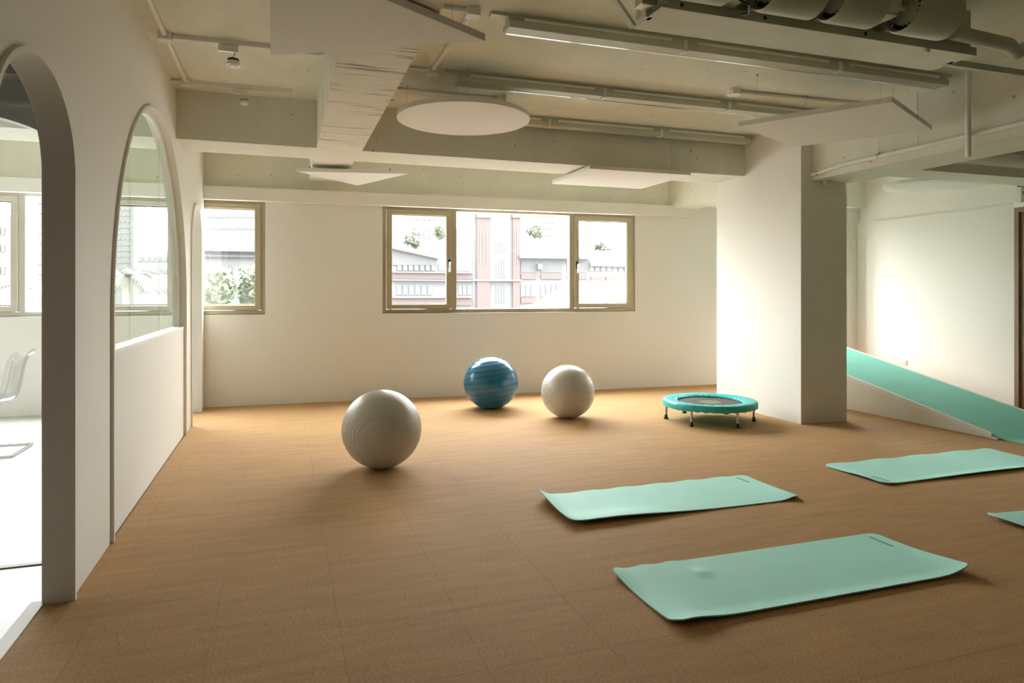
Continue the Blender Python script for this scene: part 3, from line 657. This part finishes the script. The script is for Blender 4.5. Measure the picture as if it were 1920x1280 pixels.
# --- fan coil unit
def fcu():
    rt = empty('fan_coil_unit', (3.1, 3.3, 3.0)); tag(rt, 'olive grey fan coil unit with round blowers under the ceiling', 'air conditioner')
    X = lambda x: x - 3.1; Y = lambda y: y - 3.3
    MB().box(X(1.96), X(4.27), Y(3.24), Y(3.53), 0.045, 0.30).build('coil_box', 'sheet', rt)
    MB().box(X(1.95), X(4.29), Y(3.22), Y(3.54), 0.0, 0.006).build('drain_tray', 'sheet', rt)
    MB().box(X(1.99), X(4.29), Y(3.214), Y(3.222), -0.002, 0.05).build('tray_lip', 'blower', rt)
    for x in (2.07, 2.62, 3.36): MB().lathe([(0, 0), (0.012, 0), (0.012, 0.003), (0, 0.003)], 16, Matrix.Translation((X(x), Y(3.2145), 0.026)) @ Matrix.Rotation(math.pi / 2, 4, 'X')).build('tray_hole', 'black', rt)
    MB().tube([(X(3.86), Y(3.235), -0.008), (X(3.90), Y(3.238), -0.010)], 0.012, 8).build('drain_plug', 'plate', rt, smooth=50)
    yc, zc_, r = 3.045, 0.129, 0.146
    for (a, b) in ((1.80, 2.24), (2.47, 2.82), (2.92, 3.24), (3.45, 3.80)):
        T = Matrix.Translation((X(a), Y(yc), zc_)) @ Matrix.Rotation(math.pi / 2, 4, 'Y'); Lx = b - a
        dm = MB().lathe([(0.122, 0.05), (0.126, 0.010), (0.134, 0.0), (r - 0.006, 0.010), (r, 0.03), (r, Lx - 0.012), (r - 0.012, Lx), (0.05, Lx), (0.05, Lx - 0.06)], 40, T)
        bl = dm.build('blower_housing', 'blower', rt, smooth=40)
        MB().box(X(a) + 0.03, X(b) - 0.01, Y(yc + 0.08), Y(3.238), zc_ - 0.078, zc_ + 0.12).build('blower_outlet', 'blower', bl)
        MB().lathe([(0.0, 0.07), (0.121, 0.07), (0.121, 0.06), (0.0, 0.06)], 32, T).build('blower_wheel', 'black', bl)
        vn = MB()
        for k in range(24):
            an = 2 * math.pi * k / 24; c0, s0 = math.cos(an), math.sin(an)
            vs = [T @ Vector((rr * c0 + t * s0, rr * s0 - t * c0, z)) for z in (0.02, 0.06) for rr, t in ((0.095, 0), (0.117, 0.010))]
            vn.add(vs, [(0, 1, 3, 2)])
        vn.build('fan_blades', 'black', bl)['kind'] = 'stuff'
    for (a, b) in ((2.27, 2.41), (3.25, 3.38)):
        T = Matrix.Translation((X(a), Y(yc), zc_)) @ Matrix.Rotation(math.pi / 2, 4, 'Y'); Lx = b - a
        MB().lathe([(0.0, 0), (0.075, 0.0), (0.082, 0.012), (0.082, Lx - 0.015), (0.07, Lx), (0.02, Lx + 0.005), (0.016, Lx + 0.1), (0, Lx + 0.1)], 32, T).build('motor', 'sheet', rt, smooth=40)
        MB().box(X(a) + 0.02, X(b) - 0.01, Y(yc) - 0.05, Y(3.22), 0.052, 0.066).build('motor_bracket', 'blower', rt)
    MB().tube([(X(2.32), Y(3.05), 0.02), (X(2.36), Y(3.02), -0.01), (X(2.42), Y(3.1), -0.02), (X(2.45), Y(3.2), 0.02)], 0.006, 6).build('cable', 'black', rt, smooth=50)
    for x in (1.93, 4.25):
        MB().box(X(x), X(x + 0.045), Y(3.36), Y(3.40), 0.0, 0.355).build('hanger', 'sheet', rt)
    MB().box(X(1.86), X(1.95), Y(3.28), Y(3.36), 0.03, 0.30).build('pipe_box', 'steel', rt, bevel=0.006)
    MB().prism([(X(1.80), 0.16), (X(1.82), 0.165), (X(1.95), 0.012), (X(1.935), 0.0)], 'y', Y(3.50), Y(3.55)).build('mounting_bracket', 'sheet', rt)
    MB().tube([(X(3.82), Y(3.08), 0.11), (X(3.93), Y(3.1), 0.10), (X(3.96), Y(3.12), 0.16)], 0.022, 8).build('valve', 'blower', rt, smooth=50)
    MB().box(X(3.92), X(4.02), Y(3.08), Y(3.14), 0.16, 0.215).build('valve_head', 'blower', rt, bevel=0.01)
    return rt
fcu()
conduit([(3.98, 3.14, 3.085), (4.50, 3.16, 3.075), (4.585, 3.165, 3.03), (4.66, 3.17, 3.07), (4.98, 3.18, 3.13), (5.56, 3.2, 3.16)], 0.046, 'thick insulated pipe leaving the fan coil unit to the right', 'blower', 'insulated_pipe')
tag(MB().box(4.31, 5.56, 3.42, 3.46, 3.005, 3.05).build('cable_channel', 'blower', bevel=0.004), 'grey channel running right from the fan coil tray', 'channel')
tag(MB().box(4.35, 5.56, 2.62, 2.68, 3.24, 3.29).build('cable_channel', 'blower', bevel=0.004), 'grey channel at the top right corner of the picture', 'channel')

# ================================================================== SMALL WALL THINGS
ol = empty('wall_outlet', (XR - 0.03, 7.65, 0.42)); tag(ol, 'small ivory double socket low on the bright right wall', 'outlet')
MB().box(-0.008, 0, -0.06, 0.06, -0.037, 0.037).build('cover_plate', 'plate', ol, bevel=0.003)
for s in (-0.026, 0.026):
    sk = MB().box(-0.011, -0.008, s - 0.02, s + 0.02, -0.02, 0.02).build('socket', 'plate', ol, bevel=0.002)
    for d in (-0.006, 0.006): MB().box(-0.0115, -0.0108, s + d - 0.0014, s + d + 0.0014, -0.006, 0.008).build('slot', 'black', sk)
es = empty('exit_sign', (8.575, 5.88, 2.565)); tag(es, 'white and green exit sign box cut off by the right edge', 'exit sign')
MB().box(-0.02, 0.15, -0.03, 0.03, 0.0, 0.185).build('sign_box', 'signwhite', es, bevel=0.004)
MB().prism([(0.005, 0.115), (0.05, 0.165), (0.05, 0.14), (0.13, 0.14), (0.13, 0.09), (0.05, 0.09), (0.05, 0.065)], 'y', -0.033, -0.030).build('arrow', 'signgreen', es)
MB().box(-0.012, 0.15, -0.025, 0.025, 0.185, 0.23).build('bracket', 'black', es, bevel=0.004)

# --- clear cantilever chair in the side room
def chair():
    rt = empty('cantilever_chair', (-2.50, 7.34, 0)); tag(rt, 'clear acrylic cantilever chair with chrome legs in the side room', 'chair')
    pr = [(-0.26, 0.452), (-0.22, 0.466), (-0.10, 0.455), (0.02, 0.442), (0.10, 0.445), (0.155, 0.475), (0.185, 0.54), (0.205, 0.64), (0.222, 0.74), (0.24, 0.81), (0.262, 0.86), (0.285, 0.868)]
    n = 14; vs = []; fs = []; th = 0.008
    for side in (0, 1):
        for i, (x, z) in enumerate(pr):
            p = pr[max(i - 1, 0)]; q = pr[min(i + 1, len(pr) - 1)]; d = Vector((q[0] - p[0], q[1] - p[1])).normalized(); nn = (-d.y, d.x)
            for j in range(n + 1):
                t = j / n * 2 - 1; lift = 0.055 * abs(t) ** 4
                o = lift + (th if side else 0)
                vs.append((x + nn[0] * o, t * 0.225, z + nn[1] * o))
    k = n + 1; N_ = len(pr) * k
    for i in range(len(pr) - 1):
        for j in range(n):
            a = (i * k + j, i * k + j + 1, (i + 1) * k + j + 1, (i + 1) * k + j); fs += [a, tuple(N_ + q for q in a[::-1])]
    rim = [i * k for i in range(len(pr))] + [(len(pr) - 1) * k + j for j in range(1, k)] + [i * k + n for i in range(len(pr) - 2, -1, -1)] + list(range(n - 1, 0, -1))
    fs += [(rim[i], rim[(i + 1) % len(rim)], N_ + rim[(i + 1) % len(rim)], N_ + rim[i]) for i in range(len(rim))]
    MB().add(vs, fs).build('seat_shell', 'acryl', rt, smooth=45)
    MB().tube([(pr[i][0] - 0.004, -0.225, pr[i][1] + 0.045) for i in range(4, 10)], 0.006, 8).build('shell_edge', 'steel', rt, smooth=60)
    for s in (-1, 1):
        y = s * 0.27
        MB().tube([(0.24, y, 0.012), (-0.20, y, 0.012), (-0.26, y, 0.03), (-0.285, y, 0.09), (-0.285, y, 0.36), (-0.26, y, 0.42), (-0.20, y * 0.95, 0.438), (0.05, y * 0.8, 0.43)], 0.0115, 10).build('leg', 'chrome', rt, smooth=60)
    MB().tube([(0.235, -0.27, 0.012), (0.235, 0.27, 0.012)], 0.0115, 10).build('floor_bar', 'chrome', rt, smooth=60)
    MB().box(-0.12, 0.06, -0.10, 0.10, 0.425, 0.434).build('seat_mount', 'chrome', rt)
    return rt
chair()

# ================================================================== OUTSIDE
M['o_white'] = mat('pale_render', (0.044, 0.043, 0.0415), 0.8, nscale=0.6, namt=0.10)
M['o_brick'] = mat('red_brick', (0.035, 0.0205, 0.0178), 0.85, nscale=2, namt=0.10)
M['o_grey'] = mat('grey_roof', (0.027, 0.027, 0.0265), 0.8, nscale=1.2, namt=0.08)
M['o_glass'] = mat('far_window', (0.019, 0.0195, 0.0195), 0.4, nscale=2, namt=0.2)
M['o_cream'] = mat('cream_render', (0.041, 0.035, 0.026), 0.8, nscale=0.6, namt=0.08)
M['o_tile'] = mat('pale_roof_tile', (0.043, 0.043, 0.042), 0.7, nscale=3, namt=0.06)
M['o_leaf'] = mat('bright_leaf', (0.042, 0.056, 0.021), 0.6, nscale=0.9, namt=0.35)
M['o_palm'] = mat('palm_leaf', (0.0220, 0.0320, 0.0130), 0.5, nscale=2, namt=0.3)
M['o_bark'] = mat('bark', (0.10, 0.085, 0.07), 0.9, nscale=6, namt=0.3)
M['o_ground'] = mat('grey_asphalt', (0.14, 0.14, 0.135), 0.9, nscale=0.5, namt=0.15)
ZG = -9.0
struct(box(-220, 260, 12, 330, ZG - 0.5, ZG).build('ground', 'o_ground'), 'asphalt ground far below the windows')
def facade(rt, y, u0, v0, u1, v1, name, m, dy=0.3, out=0.0):
    """box on the plane y seen between the two pixels; out = how far it stands out"""
    a = at_y(u0, (v0 + v1) / 2, y); b = at_y(u1, (v0 + v1) / 2, y); um = (u0 + u1) / 2
    zt, zb = at_y(um, v0, y).z, at_y(um, v1, y).z; o = rt.location
    return MB().box(a.x - o.x, b.x - o.x, y - out - o.y, y + dy - o.y, zb - o.z, zt - o.z).build(name, m, rt)
def grid(rt, y, u0, v0, u1, v1, nx, nz, name, m, fx=0.25, fz=0.25, out=0.05):
    cw, ch = (u1 - u0) / nx, (v1 - v0) / nz
    for i in range(nx):
        for j in range(nz):
            facade(rt, y, u0 + (i + fx / 2) * cw, v0 + (j + fz / 2) * ch, u0 + (i + 1 - fx / 2) * cw, v0 + (j + 1 - fz / 2) * ch, name, m, 0.1, out)
def building(name, y, u, label):
    p = at_y(u, HY, y); rt = empty(name, (p.x, y, ZG)); return tag(rt, label, 'building')
YS = 75.0
# school: tower, left wing, right wing
sc_ = building('brick_school', YS, 930, 'red and white brick school with a square tower seen through the wide window')
facade(sc_, YS, 883, 392, 976, 690, 'tower_wall', 'o_white', 5.0)
for (a, b) in ((893, 917.5), (960, 973)):
    facade(sc_, YS, a, 409, b, 690, 'brick_pilaster', 'o_brick', 0.5, 0.35)
    facade(sc_, YS, a - 1.5, 402.5, b + 1.5, 409, 'pilaster_cap', 'o_grey', 0.5, 0.5)
    n_ = 3 if b - a > 20 else 2
    for i in range(n_): facade(sc_, YS, a + (b - a) * (i + 1) / (n_ + 1) - 0.7, 432, a + (b - a) * (i + 1) / (n_ + 1) + 0.7, 497, 'pilaster_groove', 'o_white', 0.1, 0.42)
facade(sc_, YS, 884, 523.5, 976, 527, 'string_course', 'o_white', 0.5, 0.5)
for (v0, v1, nz) in ((452, 474.5, 5), (487, 521.5, 8), (533, 571, 8)):
    rows = (v1 - v0) / nz; mb = MB()
    for j in range(nz):
        for i in range(4):
            if v0 < 460 and j == 0 and i in (0, 3): continue
            ua = 929 + i * 5.2; va = v0 + j * rows
            a = at_y(ua, va, YS); b = at_y(ua + 3.5, va + rows * 0.68, YS)
            mb.box(a.x - sc_.location.x, b.x - sc_.location.x, -0.06, 0.1, b.z - ZG, a.z - ZG)
    o = mb.build('lattice_panes', 'o_glass', sc_); o['kind'] = 'stuff'
facade(sc_, YS, 886, 452, 890, 575, 'tower_side_window', 'o_glass', 0.1, 0.05)
# left wing
facade(sc_, YS, 640, 466, 883, 690, 'wing_wall', 'o_white', 8.0)
def poly_facade(rt, y, px, name, m, dy=0.3, out=0.0):
    o = rt.location; pts = [at_y(u, v, y) for u, v in px]
    return MB().prism([(p.x - o.x, p.z - o.z) for p in pts], 'y', y - out - o.y, y + dy - o.y).build(name, m, rt)
poly_facade(sc_, YS, [(735, 468), (747, 469), (818, 486), (818, 497), (735, 497)], 'gable_wall', 'o_grey', 0.1, 0.15)
poly_facade(sc_, YS, [(733, 464), (736, 464), (820, 484), (820, 486), (733, 467)], 'gable_edge', 'o_brick', 0.1, 0.6)
grid(sc_, YS, 743, 497, 817, 508, 7, 1, 'wing_window', 'o_glass', 0.3, 0.1, 0.25)
facade(sc_, YS, 822, 495, 880, 509, 'wing_window', 'o_grey', 0.1, 0.1)
for (v0, v1) in ((512, 523), (560, 572)): facade(sc_, YS, 735, v0, 883, v1, 'brick_band', 'o_brick', 0.1, 0.3)
for v in (509.5, 524, 556): facade(sc_, YS, 735, v, 883, v + 2.5, 'ledge', 'o_white', 0.1, 0.6)
grid(sc_, YS, 742, 534, 812, 554, 6, 1, 'wing_window', 'o_glass', 0.22, 0.1, 0.1)
grid(sc_, YS, 858, 534, 883, 554, 3, 1, 'wing_window', 'o_glass', 0.22, 0.1, 0.1)
# right wing
def roof(rt, y, px, name, m, back=6.0):
    o = rt.location; lo = [at_y(u, v, y) for u, v in px[:2]]; hi = [at_y(u, v, y + back) for u, v in px[2:]]
    vs = [(p.x - o.x, p.y - o.y, p.z - o.z) for p in lo + hi]; vs2 = [(a, b, c - 0.3) for a, b, c in vs]
    return MB().add(vs + vs2, [(0, 1, 2, 3), (7, 6, 5, 4), (0, 4, 5, 1), (1, 5, 6, 2), (2, 6, 7, 3), (3, 7, 4, 0)]).build(name, m, rt)
facade(sc_, YS, 976, 478, 1200, 690, 'wing_wall', 'o_white', 8.0)
roof(sc_, YS - 0.8, [(974, 479), (1109, 481), (1094, 453), (974, 451)], 'wing_roof', 'o_grey')
roof(sc_, YS - 0.8, [(1107, 494), (1220, 497), (1200, 471), (1107, 469)], 'wing_roof', 'o_grey')
for (a, b) in ((976, 1005), (1013, 1053), (1063, 1100)):
    facade(sc_, YS, a, 490, b, 511, 'wing_window', 'o_grey', 0.1, 0.1); facade(sc_, YS, a, 514, b, 523, 'brick_band', 'o_brick', 0.1, 0.2)
    facade(sc_, YS, a, 533, b, 556, 'wing_window', 'o_glass', 0.1, 0.1); facade(sc_, YS, a, 558, b, 568, 'brick_band', 'o_brick', 0.1, 0.2)
    k = int((b - a) // 9)
    for i in range(1, k): facade(sc_, YS, a + (b - a) * i / k - 0.6, 533, a + (b - a) * i / k + 0.6, 556, 'window_bar', 'o_white', 0.1, 0.2)
grid(sc_, YS, 1103, 497, 1180, 509, 7, 1, 'wing_window', 'o_glass', 0.25, 0.1, 0.1)
for (a, b) in ((1107, 1128), (1135, 1172)): facade(sc_, YS, a, 519, b, 527, 'brick_band', 'o_brick', 0.1, 0.2)
facade(sc_, YS, 1005, 495, 1012, 505, 'air_conditioner_box', 'o_tile', 0.1, 0.8)
# near tiled roof
th_ = building('tiled_roof_house', 34, 1120, 'low house with a pale tiled roof below the right part of the wide window')
o = th_.location
e0, e1, p0, p1 = at_y(960, 592, 30), at_y(1290, 592, 30), at_y(1072, 528, 36), at_y(1290, 528, 36)
rows = 16; vs = []; fs = []
for j in range(rows + 1):
    t = j / rows
    for s in (0, 1):
        if j == 0 and s == 0: continue
        A = e0.lerp(p0, t); B = e1.lerp(p1, t); dz = 0.0 if s == 0 else 0.06
        vs += [(A.x - o.x, A.y - o.y, A.z - o.z + dz), (B.x - o.x, B.y - o.y, B.z - o.z + dz)]
for i in range(len(vs) // 2 - 1): fs.append((2 * i, 2 * i + 1, 2 * i + 3, 2 * i + 2))
MB().add(vs, fs).build('tiled_roof', 'o_tile', th_)
MB().box(e0.x - o.x + 1, e1.x - o.x, 30.3 - o.y, 36 - o.y, 0, e0.z - o.z).build('house_wall', 'o_white', th_)
# far blocks
def block(y, u0, v0, u1, name, label, m, bands, wm='o_glass', nx=8, dy=12):
    rt = building(name, y, (u0 + u1) / 2, label)
    a = at_y(u0, HY, y); b = at_y(u1, HY, y); zt = at_y((u0 + u1) / 2, v0, y).z
    MB().box(a.x - rt.location.x, b.x - rt.location.x, 0, dy, 0, zt - ZG).build('wall', m, rt)
    for (v0_, v1_, s, e) in bands: grid(rt, y, u0 + (u1 - u0) * s, v0_, u0 + (u1 - u0) * e, v1_, nx, 1, 'window', wm, 0.35, 0.0, 0.1)
    return rt
block(150, 715, 383, 850, 'apartment_block', 'pale apartment block behind the trees in the left pane of the wide window', 'o_white', [(408, 413, .4, .95), (396, 400, .4, .95), (429, 447, .45, .9)], 'o_grey', 7)
block(160, 860, 428, 900, 'hillside_house', 'pale low house beside the tower in the wide window', 'o_white', [(440, 446, .1, .9)], 'o_grey', 4)
block(150, 1000, 396, 1042, 'yellow_block', 'pale yellowish block right of the tower in the wide window', 'o_cream', [(v, v + 4, .1, .95) for v in (402, 414, 426, 438)], 'o_white', 4)
of = block(80, 345, 320, 490, 'office_block', 'pale office block with ribbon windows seen through the narrow window', 'o_white', [(384, 388, .3, .9), (402, 408, .3, .92), (424, 430, .3, .92), (496, 504, .5, .98)], 'o_glass', 12)
facade(of, 80, 345, 449, 490, 472, 'awning_band', 'o_grey', 0.2, 1.2); facade(of, 80, 345, 478, 490, 482, 'ledge', 'o_grey', 0.2, 0.6)
block(120, 205, 372, 250, 'grey_tower_block', 'grey tower block seen through the arched glass', 'o_grey', [(v, v + 3, .1, .9) for v in range(380, 500, 11)], 'o_glass', 4)
block(60, -40, 400, 14, 'yellow_apartment', 'cream apartment house at the left picture edge', 'o_cream', [(v, v + 14, .45, .95) for v in (426, 458, 500)], 'o_glass', 3, 6)
block(95, 56, 440, 66, 'narrow_block', 'narrow grey block behind the palm tree', 'o_grey', [(v, v + 5, .1, .9) for v in range(446, 490, 12)], 'o_glass', 2)
block(76, 70, 340, 130, 'balcony_tower', 'tall cream tower with stacked balconies beside the palm tree', 'o_cream', [(v, v + 9, .02, .5) for v in range(372, 520, 19)], 'o_glass', 3)
block(65, 250, 470, 330, 'low_annex', 'low pale annex seen through the arched glass', 'o_white', [(v, v + 8, .1, .95) for v in (482, 504, 540)], 'o_grey', 6)
# trees
def leaf_cloud(mb, c, rx, ry, rz, n, s, rng):
    for _ in range(n):
        while True:
            p = Vector((rng.uniform(-1, 1), rng.uniform(-1, 1), rng.uniform(-1, 1)))
            if 0.25 < p.length < 1: break
        q = Vector(c) + Vector((p.x * rx, p.y * ry, p.z * rz)); a = Vector((rng.gauss(0, 1), rng.gauss(0, 1), rng.gauss(0, 1))).normalized(); b = a.orthogonal().normalized() * s * rng.uniform(.5, 1); a = a * s * rng.uniform(.5, 1)
        mb.add([q - a, q + b, q + a, q - b], [(0, 1, 2, 3)])
def tree(u, v, y, rpx, label, n=420, sq=1.0, sd=1):
    rng = random.Random(sd); c = at_y(u, v, y); k = y / F * 1.05; R = rpx * k
    rt = empty('tree', (c.x, y, ZG)); tag(rt, label, 'tree', 'trees outside the windows'); hz = c.z - ZG; mb = MB()
    for i in range(7):
        leaf_cloud(mb, (rng.uniform(-.55, .55) * R, rng.uniform(-.5, .5) * R, hz + rng.uniform(-.55, .5) * R * sq), R * .55, R * .55, R * .5 * sq, n * 2 // 7, R * 0.17, rng)
    mb.build('crown', 'o_leaf', rt)
    MB().tube([(0, 0, 0), (0.1 * R, 0, hz * 0.6), (0, 0, hz)], [R * .12, R * .09, R * .04], 8).build('trunk', 'o_bark', rt, smooth=60)
tree(772, 446, 95, 17, 'round tree in the left pane of the wide window', 500, 1.1, 2)
tree(829, 432, 100, 15, 'tall tree beside the mullion in the left pane of the wide window', 420, 1.7, 3)
tree(870, 460, 95, 9, 'small tree left of the brick tower', 260, .9, 4)
tree(1003, 432, 110, 17, 'light green tree right of the brick tower', 420, 1.1, 5)
tree(1123, 462, 100, 22, 'spreading tree in the right pane of the wide window', 460, .7, 6)
tree(420, 540, 26, 42, 'leafy tree low in the narrow window beside the arch', 1100, 0.9, 7)
tree(478, 535, 28, 34, 'second leafy tree at the right of the narrow window', 800, 1.1, 8)
def palm(u, v, y, sz, label, sd):
    rng = random.Random(sd); c = at_y(u, v, y); rt = empty('palm_tree', (c.x, y, ZG)); tag(rt, label, 'palm tree', 'palm trees outside the side room'); hz = c.z - ZG
    MB().tube([(0, 0, 0), (0.1, 0, hz * .5), (0, 0, hz)], [.2, .15, .12], 8).build('trunk', 'o_bark', rt, smooth=60)
    for i in range(15):
        az = 2 * math.pi * i / 15 + rng.uniform(-.2, .2); el = rng.uniform(0.1, 1.1); mb = MB(); prev = None; n = 14
        for k in range(n + 1):
            t = k / n; r = sz * t; p = Vector((math.cos(az) * r * math.cos(el * .6), math.sin(az) * r * math.cos(el * .6), hz + r * math.sin(el) - 0.75 * sz * t * t))
            if prev is not None:
                d = (p - prev).normalized(); sd_ = d.cross(Vector((0, 0, 1))).normalized(); lw = sz * 0.24 * math.sin(math.pi * (0.1 + .85 * t))
                for s in (-1, 1): mb.add([prev, p, p + sd_ * s * lw + d * lw * .5 - Vector((0, 0, lw * .35))], [(0, 1, 2)])
            prev = p
        mb.build('frond', 'o_palm', rt)
palm(76, 545, 24, 1.5, 'palm tree low in the side room window near the picture edge', 1)
palm(236, 520, 26, 1.3, 'palm tree seen through the arched glass', 2)
print('tiles', ntile)
